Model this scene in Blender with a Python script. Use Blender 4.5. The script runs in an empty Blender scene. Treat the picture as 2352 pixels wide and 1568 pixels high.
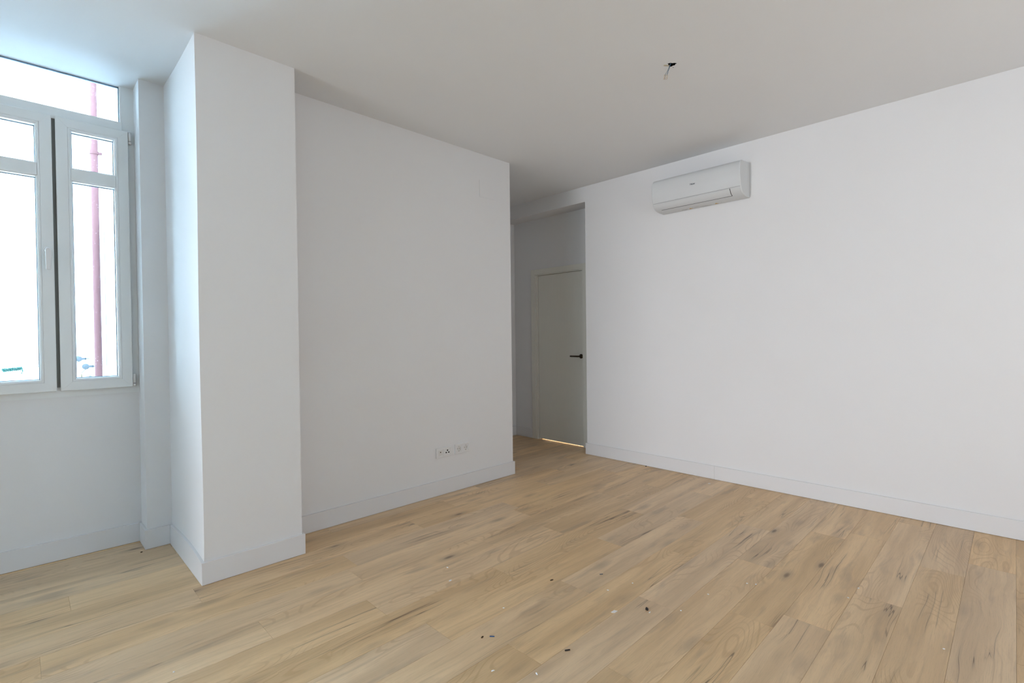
import bpy, bmesh, math, random
from mathutils import Vector, Matrix

# ------------------------------------------------------------------ scene, camera, light
scene = bpy.context.scene
COL = scene.collection
F_PX = 1143.085
CAM_H = 1.27
cam_d = bpy.data.cameras.new('camera')
cam_d.sensor_fit = 'HORIZONTAL'
cam_d.sensor_width = 36.0
cam_d.lens = F_PX / 2352.0 * 36.0
cam_d.clip_start = 0.02
cam = bpy.data.objects.new('camera', cam_d)
COL.objects.link(cam)
cF = Vector((0.7030319, 0.71105514, -0.01211357))
cR = Vector((0.71096149, -0.70313608, -0.01155039))
cU = Vector((0.01673045, 0.00049199, 0.99985992))
cam.matrix_world = Matrix(((cR.x, cU.x, -cF.x, 0), (cR.y, cU.y, -cF.y, 0),
                           (cR.z, cU.z, -cF.z, CAM_H), (0, 0, 0, 1)))
scene.camera = cam

# overcast sky over the courtyard (cool sky light)
world = bpy.data.worlds.new('sky')
scene.world = world
world.use_nodes = True
bg = world.node_tree.nodes['Background']
bg.inputs['Color'].default_value = (0.59, 0.86, 1.12, 1)
bg.inputs['Strength'].default_value = 1.40

# added area lights at invented openings behind the camera, to brighten the room
def fill_light(name, loc, rot, w, h, energy, spread, color):
    la = bpy.data.lights.new(name, 'AREA')
    la.shape = 'RECTANGLE'
    la.size, la.size_y = w, h
    la.energy = energy
    la.spread = math.radians(spread)
    la.color = color
    lo = bpy.data.objects.new(name, la)
    COL.objects.link(lo)
    lo.location = loc
    lo.rotation_euler = [math.radians(a) for a in rot]
fill_light('added_fill_far', (-6.62, 2.2, 1.5), (0, -84, -3), 1.9, 0.9, 4.5, 90, (0.99, 0.97, 1.0))  # added: brightens the air conditioner wall from far behind
fill_light('added_fill_far_low', (-6.62, 0.9, 0.9), (0, -95, 0), 1.6, 2.2, 3.6, 160, (0.66, 0.88, 1.05))  # added cool fill from low at the far end
fill_light('added_fill_front_up', (2.6, -2.33, 0.95), (122, 0, 0), 1.9, 1.6, 1.62, 150, (1.0, 0.97, 0.94))  # added fill, tilted up to lift the ceiling

vs = scene.view_settings
vs.view_transform = 'Standard'
vs.look = 'None'
vs.gamma = 1.0
vs.use_curve_mapping = False
vs.exposure = 4.03

# ------------------------------------------------------------------ measures (metres)
HC = 2.837            # ceiling height
BH, BT = 0.1175, 0.0138   # skirting height, thickness
XP0, XP1, YP = 0.658, 1.1616, 2.950   # pillar
YL, XE = 3.2395, 3.1972               # long wall and its free end
XR = 4.278                            # wall with the air conditioner
YO, HO = 3.2034, 2.6757               # passage recess: start, soffit height
Y2, XB, YW = 3.7059, 0.5307, 3.8959   # alcove step, window wall
XD, YEND = 4.4992, 4.4887             # door wall, passage end
X_BACK, Y_FRONT = -6.6, -2.3  # far end pushed back to set the added light's falloff
X_PLANK = -2.4                        # single boards are laid out from here on
BY0, BY1, BZ1 = -0.4, 3.1, 2.5          # invented opening in the far wall, for the added lights
GX0, WX1 = -3.2, -0.62                # second glazed bay of the same wall, out of view
WX0 = -0.53                           # far jamb of the alcove window

# ------------------------------------------------------------------ materials
def new_mat(name):
    m = bpy.data.materials.new(name)
    m.use_nodes = True
    nt = m.node_tree
    return m, nt, nt.nodes['Principled BSDF']

def simple(name, col, rough=0.5, metal=0.0, spec=0.5):
    m, nt, b = new_mat(name)
    b.inputs['Base Color'].default_value = (*col, 1)
    b.inputs['Roughness'].default_value = rough
    b.inputs['Metallic'].default_value = metal
    b.inputs['Specular IOR Level'].default_value = spec
    return m

def painted(name, col, rough=0.85, bump=0.06, scale=90, var=0.015):
    m, nt, b = new_mat(name)
    N = nt.nodes.new
    L = nt.links.new
    tc = N('ShaderNodeTexCoord')
    n1 = N('ShaderNodeTexNoise'); n1.inputs['Scale'].default_value = 1.7; n1.inputs['Detail'].default_value = 3
    L(tc.outputs['Object'], n1.inputs['Vector'])
    mx = N('ShaderNodeMix'); mx.data_type = 'RGBA'
    mx.inputs['A'].default_value = (*[c * (1 - var) for c in col], 1)
    mx.inputs['B'].default_value = (*[min(1, c * (1 + var)) for c in col], 1)
    L(n1.outputs['Fac'], mx.inputs['Factor'])
    L(mx.outputs['Result'], b.inputs['Base Color'])
    n2 = N('ShaderNodeTexNoise'); n2.inputs['Scale'].default_value = scale; n2.inputs['Detail'].default_value = 4
    L(tc.outputs['Object'], n2.inputs['Vector'])
    bp = N('ShaderNodeBump'); bp.inputs['Strength'].default_value = bump; bp.inputs['Distance'].default_value = 0.004
    L(n2.outputs['Fac'], bp.inputs['Height'])
    L(bp.outputs['Normal'], b.inputs['Normal'])
    b.inputs['Roughness'].default_value = rough
    b.inputs['Specular IOR Level'].default_value = 0.25
    return m

M = {}
M['wall'] = painted('white_wall_paint', (0.80, 0.80, 0.805))
M['ceiling'] = painted('white_ceiling_paint', (0.785, 0.80, 0.815), rough=0.95)
M['skirting'] = simple('white_lacquered_skirting', (0.765, 0.765, 0.775), 0.42, spec=0.4)
M['pvc'] = simple('white_pvc', (0.82, 0.84, 0.84), 0.35, spec=0.45)
M['pvc_bead'] = simple('white_pvc_bead', (0.86, 0.87, 0.87), 0.3)
M['gasket'] = simple('skylit_blue_gasket', (0.20, 0.29, 0.38), 0.6)  # blue of the sky light on the edge put into the colour
M['shadow_gap'] = simple('shaded_rebate', (0.19, 0.20, 0.195), 0.7)
M['underlay'] = simple('brown_underlay', (0.36, 0.26, 0.165), 0.9)
M['black'] = simple('black_void', (0.006, 0.006, 0.006), 1.0, spec=0.0)
M['plastic'] = simple('white_plastic', (0.80, 0.80, 0.80), 0.38)
M['plastic2'] = simple('off_white_plastic', (0.74, 0.73, 0.71), 0.35)
M['ac'] = simple('white_appliance_plastic', (0.66, 0.68, 0.69), 0.33)
M['ac_dark'] = simple('dark_outlet', (0.03, 0.032, 0.035), 0.6)
M['ac_seam'] = simple('grey_panel_seam', (0.35, 0.36, 0.37), 0.6)
M['ink'] = simple('grey_blue_ink', (0.06, 0.08, 0.10), 0.5)
M['fineprint'] = simple('pale_grey_print', (0.45, 0.45, 0.44), 0.6)
M['amber'] = simple('amber_sticker', (0.62, 0.36, 0.06), 0.5)
M['bronze'] = simple('dark_bronze', (0.055, 0.040, 0.022), 0.32, metal=0.75)
M['blue_wire'] = simple('blue_wire_insulation', (0.045, 0.12, 0.23), 0.4)
M['grey_wire'] = simple('grey_blue_wire_insulation', (0.20, 0.26, 0.30), 0.45)
M['nylon'] = simple('cream_nylon', (0.62, 0.54, 0.45), 0.4)
M['screw'] = simple('dull_screw', (0.25, 0.22, 0.19), 0.4, metal=0.6)
M['gypsum'] = simple('raw_gypsum', (0.52, 0.46, 0.35), 0.95)
M['facade'] = painted('white_rendered_facade', (0.86, 0.86, 0.85), rough=0.95, bump=0.15, scale=30)
M['facade_side'] = painted('cool_white_rendered_facade', (0.82, 0.845, 0.86), rough=0.95, bump=0.15, scale=30)
M['ground'] = painted('light_bounce_ground', (0.86, 0.86, 0.85), rough=0.95)
M['joint'] = simple('grey_shadow_line', (0.11, 0.13, 0.15), 0.9)
M['metal'] = simple('galvanised_steel', (0.05, 0.057, 0.065), 0.6, metal=0.2)
M['cord'] = simple('green_line', (0.035, 0.06, 0.055), 0.7)
M['green_rag'] = simple('green_cloth', (0.003, 0.055, 0.042), 0.9)
M['orange_rod'] = simple('orange_cord', (0.09, 0.055, 0.022), 0.6)
M['peel'] = painted('bare_weathered_render', (0.04, 0.048, 0.055), rough=0.95, var=0.3, scale=60)
M['chip_white'] = simple('white_plaster', (0.85, 0.85, 0.85), 0.8)
M['chip_black'] = simple('black_rubber', (0.015, 0.015, 0.017), 0.5)
M['chip_brown'] = simple('dark_brown_crumb', (0.07, 0.04, 0.015), 0.8)
M['chip_blue'] = simple('blue_insulation', (0.02, 0.09, 0.24), 0.45)

def door_mat():
    m, nt, b = new_mat('off_white_laminate_door')
    N = nt.nodes.new; L = nt.links.new
    tc = N('ShaderNodeTexCoord')
    mp = N('ShaderNodeMapping'); mp.inputs['Scale'].default_value = (1, 60, 1.5)
    L(tc.outputs['Object'], mp.inputs['Vector'])
    n = N('ShaderNodeTexNoise'); n.inputs['Scale'].default_value = 2.0; n.inputs['Detail'].default_value = 5
    L(mp.outputs['Vector'], n.inputs['Vector'])
    mx = N('ShaderNodeMix'); mx.data_type = 'RGBA'
    mx.inputs['A'].default_value = (0.77, 0.76, 0.69, 1); mx.inputs['B'].default_value = (0.82, 0.81, 0.745, 1)
    L(n.outputs['Fac'], mx.inputs['Factor']); L(mx.outputs['Result'], b.inputs['Base Color'])
    bp = N('ShaderNodeBump'); bp.inputs['Strength'].default_value = 0.08
    L(n.outputs['Fac'], bp.inputs['Height']); L(bp.outputs['Normal'], b.inputs['Normal'])
    b.inputs['Roughness'].default_value = 0.5
    return m
M['door'] = door_mat()

def pipe_mat():
    m, nt, b = new_mat('faded_red_painted_pipe')
    N = nt.nodes.new; L = nt.links.new
    tc = N('ShaderNodeTexCoord')
    n = N('ShaderNodeTexNoise'); n.inputs['Scale'].default_value = 110; n.inputs['Detail'].default_value = 6
    L(tc.outputs['Object'], n.inputs['Vector'])
    r = N('ShaderNodeValToRGB')
    r.color_ramp.elements[0].position = 0.0; r.color_ramp.elements[0].color = (0.085, 0.026, 0.026, 1)
    r.color_ramp.elements[1].position = 0.66; r.color_ramp.elements[1].color = (0.105, 0.036, 0.036, 1)
    e = r.color_ramp.elements.new(0.71); e.color = (0.35, 0.30, 0.30, 1)
    L(n.outputs['Fac'], r.inputs['Fac']); L(r.outputs['Color'], b.inputs['Base Color'])
    b.inputs['Roughness'].default_value = 0.8
    return m
M['pipe'] = pipe_mat()

def glass_mat():
    m = bpy.data.materials.new('window_glass'); m.use_nodes = True
    nt = m.node_tree; nt.nodes.clear()
    N = nt.nodes.new; L = nt.links.new
    out = N('ShaderNodeOutputMaterial')
    tr = N('ShaderNodeBsdfTransparent'); tr.inputs['Color'].default_value = (0.96, 0.985, 0.985, 1)
    gl = N('ShaderNodeBsdfGlossy'); gl.inputs['Roughness'].default_value = 0.02
    fr = N('ShaderNodeFresnel'); fr.inputs['IOR'].default_value = 1.45
    mx = N('ShaderNodeMixShader')
    L(fr.outputs['Fac'], mx.inputs['Fac']); L(tr.outputs['BSDF'], mx.inputs[1]); L(gl.outputs['BSDF'], mx.inputs[2])
    L(mx.outputs['Shader'], out.inputs['Surface'])
    return m
M['glass'] = glass_mat()

def oak_mat():
    """knotty oak vinyl board; grain runs along local X, every board shifts the figure by its own random number"""
    m, nt, b = new_mat('knotty_oak_board')
    N = nt.nodes.new; L = nt.links.new
    def math_(op, a, c=None, clamp=False):
        n = N('ShaderNodeMath'); n.operation = op; n.use_clamp = clamp
        for i, v in enumerate((a, c)):
            if v is None: continue
            if isinstance(v, (int, float)): n.inputs[i].default_value = v
            else: L(v, n.inputs[i])
        return n.outputs[0]
    def noise(vec, sc, det=3, rough=0.5, dist=0.0):
        n = N('ShaderNodeTexNoise'); n.inputs['Scale'].default_value = sc; n.inputs['Detail'].default_value = det
        n.inputs['Roughness'].default_value = rough; n.inputs['Distortion'].default_value = dist
        L(vec, n.inputs['Vector']); return n.outputs['Fac']
    def mapped(vec, s):
        n = N('ShaderNodeMapping'); n.inputs['Scale'].default_value = s; L(vec, n.inputs['Vector']); return n.outputs['Vector']
    def remap(v, a, c, lo=0.0, hi=1.0):
        n = N('ShaderNodeMapRange'); n.interpolation_type = 'SMOOTHSTEP'
        n.inputs['From Min'].default_value = a; n.inputs['From Max'].default_value = c
        n.inputs['To Min'].default_value = lo; n.inputs['To Max'].default_value = hi
        L(v, n.inputs['Value']); return n.outputs['Result']
    def mix(fac, a, c, mode='MIX'):
        n = N('ShaderNodeMix'); n.data_type = 'RGBA'; n.blend_type = mode
        if isinstance(fac, (int, float)): n.inputs['Factor'].default_value = fac
        else: L(fac, n.inputs['Factor'])
        for k, v in (('A', a), ('B', c)):
            if isinstance(v, tuple): n.inputs[k].default_value = (*v, 1)
            else: L(v, n.inputs[k])
        return n.outputs['Result']
    tc = N('ShaderNodeTexCoord'); oi = N('ShaderNodeObjectInfo')
    rnd = oi.outputs['Random']
    cb = N('ShaderNodeCombineXYZ')
    L(math_('MULTIPLY', rnd, 173.0), cb.inputs['X']); L(math_('MULTIPLY', rnd, 91.0), cb.inputs['Y'])
    ad = N('ShaderNodeVectorMath'); ad.operation = 'ADD'
    L(tc.outputs['Object'], ad.inputs[0]); L(cb.outputs['Vector'], ad.inputs[1])
    P = ad.outputs['Vector']
    sx = N('ShaderNodeSeparateXYZ'); L(P, sx.inputs['Vector'])
    # knots: one cell in two carries one
    KX, KY = 2.7, 8.6
    vo = N('ShaderNodeTexVoronoi'); vo.feature = 'F1'; vo.inputs['Scale'].default_value = 1.0
    vo.inputs['Randomness'].default_value = 0.9
    kv = mapped(P, (KX, KY, 1))
    L(kv, vo.inputs['Vector'])
    sc_ = N('ShaderNodeSeparateColor'); L(vo.outputs['Color'], sc_.inputs['Color'])
    on = remap(sc_.outputs['Red'], 0.30, 0.45)
    off = N('ShaderNodeVectorMath'); off.operation = 'SUBTRACT'
    L(kv, off.inputs[0]); L(vo.outputs['Position'], off.inputs[1])
    so = N('ShaderNodeSeparateXYZ'); L(off.outputs['Vector'], so.inputs['Vector'])
    near = math_('MULTIPLY', remap(vo.outputs['Distance'], 0.75, 0.0), on)
    # grain coordinate: gentle waves, and bent outwards round the knots
    wob = noise(mapped(P, (1.3, 3.0, 1)), 1.0, 2)
    yw = math_('ADD', sx.outputs['Y'], math_('MULTIPLY', math_('SUBTRACT', wob, 0.5), 0.075))
    yw = math_('SUBTRACT', yw, math_('MULTIPLY', math_('MULTIPLY', near, so.outputs['Y']), 0.075))
    c2 = N('ShaderNodeCombineXYZ'); L(sx.outputs['X'], c2.inputs['X']); L(yw, c2.inputs['Y'])
    W = c2.outputs['Vector']
    broad = noise(mapped(W, (0.8, 8.0, 1)), 1.0, 3)
    streak = noise(mapped(W, (1.1, 42.0, 1)), 1.0, 4, 0.6)
    fine = noise(mapped(W, (11.0, 330.0, 1)), 1.0, 4, 0.7)
    smudge = noise(mapped(W, (2.2, 12.0, 1)), 1.0, 3, 0.55)
    # cathedral figure: contour lines of a stretched noise
    ringn = noise(mapped(P, (1.4, 4.6, 1)), 1.0, 1)
    ring = math_('SINE', math_('ADD', math_('MULTIPLY', yw, 150.0), math_('MULTIPLY', ringn, 150.0)))
    ringmask = remap(noise(mapped(P, (0.9, 4.0, 1)), 1.0, 1), 0.48, 0.60)
    # tight dark hearts of the knots, drawn out along the grain, with a grey bloom
    jag = math_('MULTIPLY', math_('SUBTRACT', noise(mapped(P, (7, 26, 1)), 1.0, 3), 0.5), 0.10)
    kd = math_('ADD', vo.outputs['Distance'], jag)
    halo = math_('MULTIPLY', remap(kd, 0.34, 0.05), on)
    core = math_('MULTIPLY', remap(kd, 0.135, 0.03), remap(sc_.outputs['Green'], 0.25, 0.5))
    core = math_('MULTIPLY', core, on)
    # long hairline checks
    ck = noise(mapped(W, (0.55, 20.0, 1)), 1.0, 3, 0.42)
    check = remap(math_('ABSOLUTE', math_('SUBTRACT', ck, 0.5)), 0.0085, 0.002)
    ckm = noise(mapped(P, (1.5, 6.0, 1)), 1.0, 1)
    check = math_('MULTIPLY', check, remap(ckm, 0.585, 0.655))
    shade = math_('MULTIPLY', remap(math_('ABSOLUTE', math_('SUBTRACT', ck, 0.5)), 0.06, 0.0), remap(ckm, 0.54, 0.655))
    col = mix(remap(broad, 0.30, 0.70), (0.647, 0.442, 0.246), (0.831, 0.592, 0.344))
    col = mix(math_('MULTIPLY', remap(streak, 0.46, 0.72), 0.42), col, (0.528, 0.360, 0.207))
    col = mix(math_('MULTIPLY', remap(streak, 0.44, 0.25), 0.30), col, (0.902, 0.663, 0.400))
    col = mix(math_('MULTIPLY', remap(smudge, 0.55, 0.74), 0.60), col, (0.421, 0.298, 0.192))
    rr = math_('MULTIPLY', math_('MULTIPLY', remap(ring, 0.45, 1.0), ringmask), 0.36)
    col = mix(rr, col, (0.475, 0.287, 0.141))
    col = mix(math_('MULTIPLY', remap(fine, 0.48, 0.72), 0.40), col, (0.439, 0.298, 0.176))
    col = mix(math_('MULTIPLY', shade, 0.30), col, (0.380, 0.260, 0.161))
    col = mix(math_('MULTIPLY', halo, 0.50), col, (0.338, 0.238, 0.156))
    col = mix(math_('MULTIPLY', core, 0.75), col, (0.125, 0.083, 0.054))
    col = mix(math_('MULTIPLY', check, 0.70), col, (0.137, 0.090, 0.059))
    # slight tone from board to board
    t1 = math_('FRACT', math_('MULTIPLY', rnd, 13.7))
    hs = N('ShaderNodeHueSaturation')
    L(remap(t1, 0.0, 1.0, 0.90, 1.04), hs.inputs['Saturation'])
    t2 = math_('FRACT', math_('MULTIPLY', rnd, 57.3))
    L(remap(t2, 0.0, 1.0, 0.965, 1.035), hs.inputs['Value'])
    L(col, hs.inputs['Color'])
    L(hs.outputs['Color'], b.inputs['Base Color'])
    bp = N('ShaderNodeBump'); bp.inputs['Strength'].default_value = 0.38; bp.inputs['Distance'].default_value = 0.002
    L(math_('SUBTRACT', math_('ADD', fine, math_('MULTIPLY', streak, 0.5)), check), bp.inputs['Height'])
    L(bp.outputs['Normal'], b.inputs['Normal'])
    b.inputs['Roughness'].default_value = 0.44
    b.inputs['Specular IOR Level'].default_value = 0.42
    return m
M['oak'] = oak_mat()

# ------------------------------------------------------------------ object helpers
def link(name, mesh, parent=None, loc=None):
    o = bpy.data.objects.new(name, mesh)
    COL.objects.link(o)
    if parent is not None:
        o.parent = parent
        o.matrix_parent_inverse = parent.matrix_world.inverted()
    if loc is not None:
        o.location = loc
    return o

def obj(name, bm, mat, parent=None, smooth=False, loc=None):
    bmesh.ops.recalc_face_normals(bm, faces=bm.faces)
    me = bpy.data.meshes.new(name)
    bm.to_mesh(me); bm.free()
    me.materials.append(M[mat] if isinstance(mat, str) else mat)
    if smooth:
        for p in me.polygons: p.use_smooth = True
    return link(name, me, parent, loc)

def tag(o, label, cat, group=None, kind=None):
    o['label'] = label; o['category'] = cat
    if group: o['group'] = group
    if kind: o['kind'] = kind
    return o

def empty(name, loc=(0, 0, 0)):
    o = bpy.data.objects.new(name, None)
    COL.objects.link(o)
    o.location = loc
    o.empty_display_size = 0.1
    bpy.context.view_layer.update()
    return o

def box(bm, x0, x1, y0, y1, z0, z1):
    v = [bm.verts.new(c) for c in ((x0, y0, z0), (x1, y0, z0), (x1, y1, z0), (x0, y1, z0),
                                   (x0, y0, z1), (x1, y0, z1), (x1, y1, z1), (x0, y1, z1))]
    for f in ((0, 1, 2, 3), (4, 5, 6, 7), (0, 1, 5, 4), (1, 2, 6, 5), (2, 3, 7, 6), (3, 0, 4, 7)):
        bm.faces.new([v[i] for i in f])
    return v

def boxes(*bs, bevel=0.0):
    bm = bmesh.new()
    for b in bs: box(bm, *b)
    if bevel:
        bmesh.ops.bevel(bm, geom=bm.edges[:], offset=bevel, segments=2, affect='EDGES', profile=0.6)
    return bm

def prism(bm, pts, fn, a, b):
    """pts: 2-D outline; fn(u, v, w) -> 3-D; extruded from w=a to w=b"""
    n = len(pts)
    A = [bm.verts.new(fn(u, v, a)) for u, v in pts]
    B = [bm.verts.new(fn(u, v, b)) for u, v in pts]
    for i in range(n):
        bm.faces.new((A[i], A[(i + 1) % n], B[(i + 1) % n], B[i]))
    bm.faces.new(A); bm.faces.new(B[::-1])

def disc_pts(cx, cy, rx, ry, n=24, a0=0.0):
    return [(cx + rx * math.cos(a0 + 2 * math.pi * i / n), cy + ry * math.sin(a0 + 2 * math.pi * i / n)) for i in range(n)]

def tube(bm, path, r, n=8):
    path = [Vector(p) for p in path]
    rings = []
    for i, p in enumerate(path):
        d = (path[min(i + 1, len(path) - 1)] - path[max(i - 1, 0)]).normalized()
        up = Vector((0, 0, 1)) if abs(d.z) < 0.9 else Vector((1, 0, 0))
        s = d.cross(up).normalized(); t = s.cross(d).normalized()
        rr = r[i] if isinstance(r, (list, tuple)) else r
        rings.append([bm.verts.new(p + s * rr * math.cos(2 * math.pi * k / n) + t * rr * math.sin(2 * math.pi * k / n)) for k in range(n)])
    for i in range(len(rings) - 1):
        for k in range(n):
            bm.faces.new((rings[i][k], rings[i][(k + 1) % n], rings[i + 1][(k + 1) % n], rings[i + 1][k]))
    bm.faces.new(rings[0][::-1]); bm.faces.new(rings[-1])

def structure(name, bm, mat, label, cat, smooth=False):
    o = obj(name, bm, mat, None, smooth)
    return tag(o, label, cat, kind='structure')

# ------------------------------------------------------------------ floor of individual boards
floor_ = structure('floor', boxes((X_BACK - 0.2, 5.7, Y_FRONT - 0.2, YEND + 0.15, -0.12, -0.008)), 'underlay',
                   'pale knotty oak board floor of the empty room', 'floor')
PW, PL, GAP = 0.184, 1.28, 0.0003
seam_x = {-1: 3.655, 0: 3.435, 1: 2.86, 2: 2.425, 3: 2.286, 4: 1.575, 5: 2.112, 6: 1.41, 7: 1.968, 8: 1.26, 9: 1.82,
          10: 2.45, 11: 0.74, 12: 1.255, 13: 1.316, 14: 0.605, 15: 1.02, 16: 0.15}
rng = random.Random(11)
_pl_cache = {}
def plank_mesh(lx, ly):
    key = (round(lx, 4), round(ly, 4))
    if key not in _pl_cache:
        bm = bmesh.new()
        hx, hy, c = lx / 2, ly / 2, 0.0003
        lay = [(hx, hy, -0.008), (hx, hy, -c), (hx - c, hy - c, 0.0)]
        rings = [[bm.verts.new((sx * a, sy * b_, z)) for sx, sy in ((-1, -1), (1, -1), (1, 1), (-1, 1))] for a, b_, z in lay]
        for i in range(2):
            for k in range(4):
                bm.faces.new((rings[i][k], rings[i][(k + 1) % 4], rings[i + 1][(k + 1) % 4], rings[i + 1][k]))
        bm.faces.new(rings[2])
        bmesh.ops.recalc_face_normals(bm, faces=bm.faces)
        me = bpy.data.meshes.new('plank'); bm.to_mesh(me); bm.free()
        me.materials.append(M['oak'])
        _pl_cache[key] = me
    return _pl_cache[key]

k0 = math.floor((Y_FRONT - 0.18) / PW); k1 = math.floor((YEND - 0.18) / PW)
for k in range(k0, k1 + 1):
    y0, y1 = 0.18 + k * PW, 0.18 + (k + 1) * PW
    y0 = max(y0, Y_FRONT); y1 = min(y1, YEND)
    yc = (y0 + y1) / 2
    # room outline along this row
    xa, xz = X_PLANK, XR
    if yc > YO: xz = XD + 0.1
    if y0 > YW: xa = XE
    s = seam_x.get(k, rng.uniform(0, PL))
    while s > xa: s -= PL
    x = s
    while x < xz:
        a, b_ = max(x, xa), min(x + PL, xz)
        x += PL
        if b_ - a < 0.03: continue
        # boards under the solid masonry are never seen
        if yc - PW / 2 > YL and a > XP1 and b_ < XE: continue
        link('plank', plank_mesh(b_ - a - 2 * GAP, y1 - y0 - 2 * GAP), floor_, ((a + b_) / 2, yc, 0))

bm = boxes((X_BACK, X_PLANK - 0.001, Y_FRONT, YW, -0.008, 0.0))
pf = obj('plank_field', bm, 'oak', floor_)
pf['kind'] = 'stuff'

# ------------------------------------------------------------------ walls
structure('wall_left', boxes((XP1, XE, YL, YEND + 0.12, -0.02, HC)), 'wall', 'long plain white wall carrying the sockets', 'wall')

def pillar():
    """pillar with a slightly uneven plaster flank towards the window"""
    bm = bmesh.new()
    ny, nz = 14, 24
    yb = YEND + 0.12
    ys = [YP + (Y2 - YP) * i / ny for i in range(ny + 1)]
    zs = [-0.02 + (HC + 0.02) * j / nz for j in range(nz + 1)]
    def bow(y, z):
        t = (y - YP) / (Y2 - YP)
        s = math.sin(math.pi * t)
        low = max(0.0, 1 - z / 0.9)
        ripple = 0.0022 * math.sin(3.1 * z + 0.6) * (1 - t)
        if z < 0.14: ripple = 0.0
        return s * (0.004 + 0.010 * low * low) + ripple
    g = [[bm.verts.new((XP0 + bow(y, z), y, z)) for z in zs] for y in ys]
    for i in range(ny):
        for j in range(nz):
            bm.faces.new((g[i][j], g[i][j + 1], g[i + 1][j + 1], g[i + 1][j]))
    fr = [bm.verts.new((XP1, YP, z)) for z in zs]
    for j in range(nz):
        bm.faces.new((g[0][j], fr[j], fr[j + 1], g[0][j + 1]))
    b0 = bm.verts.new((XP1, YL + 0.2, -0.02)); b1 = bm.verts.new((XP1, YL + 0.2, HC))
    bm.faces.new((fr[0], b0, b1, *fr[:0:-1]))
    return bm
structure('wall_pillar', pillar(), 'wall', 'square white plastered pillar beside the window alcove', 'pillar')
structure('wall_alcove', boxes((XB, XP0 + 0.02, Y2, 4.1, -0.02, HC)), 'wall', 'narrow white return beside the window reveal', 'wall')
structure('wall_window', boxes((X_BACK - 0.2, XB, YW, 4.1, -0.02, 0.943), (X_BACK - 0.2, GX0, YW, 4.1, 0.943, HC), (WX1, WX0, YW, 4.1, 0.943, HC)), 'wall',
          'white parapet wall under the window', 'wall')
structure('wall_alcove_shield', boxes((GX0 - 0.5, GX0 - 0.12, 2.57, YW, -0.02, HC)), 'wall',
          'unseen white pier shaped to shield the pillar flank from fill light', 'wall')  # drawn deeper to block the far added light from the pillar flank
structure('wall_right', boxes((XR, XD + 0.12, Y_FRONT, YO, -0.02, HC), (XR, XD + 0.12, YO, YEND + 0.12, HO, HC)), 'wall',
          'wide white wall carrying the air conditioner', 'wall')
structure('wall_corridor', boxes((XE, XD + 0.12, YEND, YEND + 0.12, -0.02, HO), (XE, XR, YEND, YEND + 0.12, HO, HC)), 'wall',
          'white end wall of the short passage', 'wall')
# door wall with its opening
DY0, DY1, DZ = 3.395, 4.125, 2.015
structure('wall_door', boxes((XD, XD + 0.1, YO, DY0, -0.02, HO), (XD, XD + 0.1, DY1, YEND, -0.02, HO),
                             (XD, XD + 0.1, DY0, DY1, DZ, HO)), 'wall', 'white recessed wall round the interior door', 'wall')
# unseen walls behind the camera; their openings are invented for the added lights
structure('wall_back', boxes((X_BACK - 0.12, X_BACK, Y_FRONT, BY0, -0.02, HC), (X_BACK - 0.12, X_BACK, BY1, YW, -0.02, HC),
                             (X_BACK - 0.12, X_BACK, BY0, BY1, BZ1, HC)), 'wall',
          'white wall at the far end behind the viewer with an opening added for fill light', 'wall')
structure('wall_screen_far', boxes((X_BACK - 0.9, X_BACK - 0.8, BY0 - 0.4, BY1 + 0.4, -0.02, HC), (X_BACK - 0.8, X_BACK - 0.12, BY0 - 0.4, BY0 - 0.3, -0.02, HC),
                                (X_BACK - 0.8, X_BACK - 0.12, BY1 + 0.3, BY1 + 0.4, -0.02, HC), (X_BACK - 0.9, X_BACK - 0.12, BY0 - 0.4, BY1 + 0.4, HC, HC + 0.1),
                                (X_BACK - 0.9, X_BACK - 0.12, BY0 - 0.4, BY1 + 0.4, -0.12, -0.02)), 'wall',
          'added unseen box screening sky light from the far opening', 'wall')  # added to keep sky light from leaking in behind the far lights
structure('wall_front', boxes((X_BACK - 0.12, 1.6, Y_FRONT - 0.12, Y_FRONT, -0.02, HC), (3.6, XD + 0.12, Y_FRONT - 0.12, Y_FRONT, -0.02, HC), (1.6, 3.6, Y_FRONT - 0.12, Y_FRONT, 2.3, HC)), 'wall',
          'white wall closing the room behind the viewer', 'wall')
structure('wall_screen_front', boxes((1.2, 4.0, Y_FRONT - 0.9, Y_FRONT - 0.8, -0.02, HC), (1.2, 1.3, Y_FRONT - 0.8, Y_FRONT - 0.12, -0.02, HC), (3.9, 4.0, Y_FRONT - 0.8, Y_FRONT - 0.12, -0.02, HC),
                                (1.2, 4.0, Y_FRONT - 0.9, Y_FRONT - 0.12, HC, HC + 0.1), (1.2, 4.0, Y_FRONT - 0.9, Y_FRONT - 0.12, -0.12, -0.02)), 'wall',
          'added unseen box closing the front wall opening round the fill light', 'wall')  # added enclosure behind the front opening, for the upward light alone
# small lit room on the other side of the door
structure('wall_beyond_door', boxes((5.6, 5.7, 2.9, YEND + 0.12, -0.02, HC), (XD + 0.12, 5.6, 2.9, 3.0, -0.02, HC),
                                    (XD + 0.12, 5.6, YEND, YEND + 0.12, -0.02, HC)), 'wall', 'walls of the lit room beyond the door', 'wall')
lp = bpy.data.lights.new('room_beyond_lamp', 'POINT')
lp.energy = 9; lp.color = (1.0, 0.80, 0.55); lp.shadow_soft_size = 0.12
lpo = bpy.data.objects.new('room_beyond_lamp', lp); COL.objects.link(lpo); lpo.location = (5.1, 3.75, 1.2)

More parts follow.
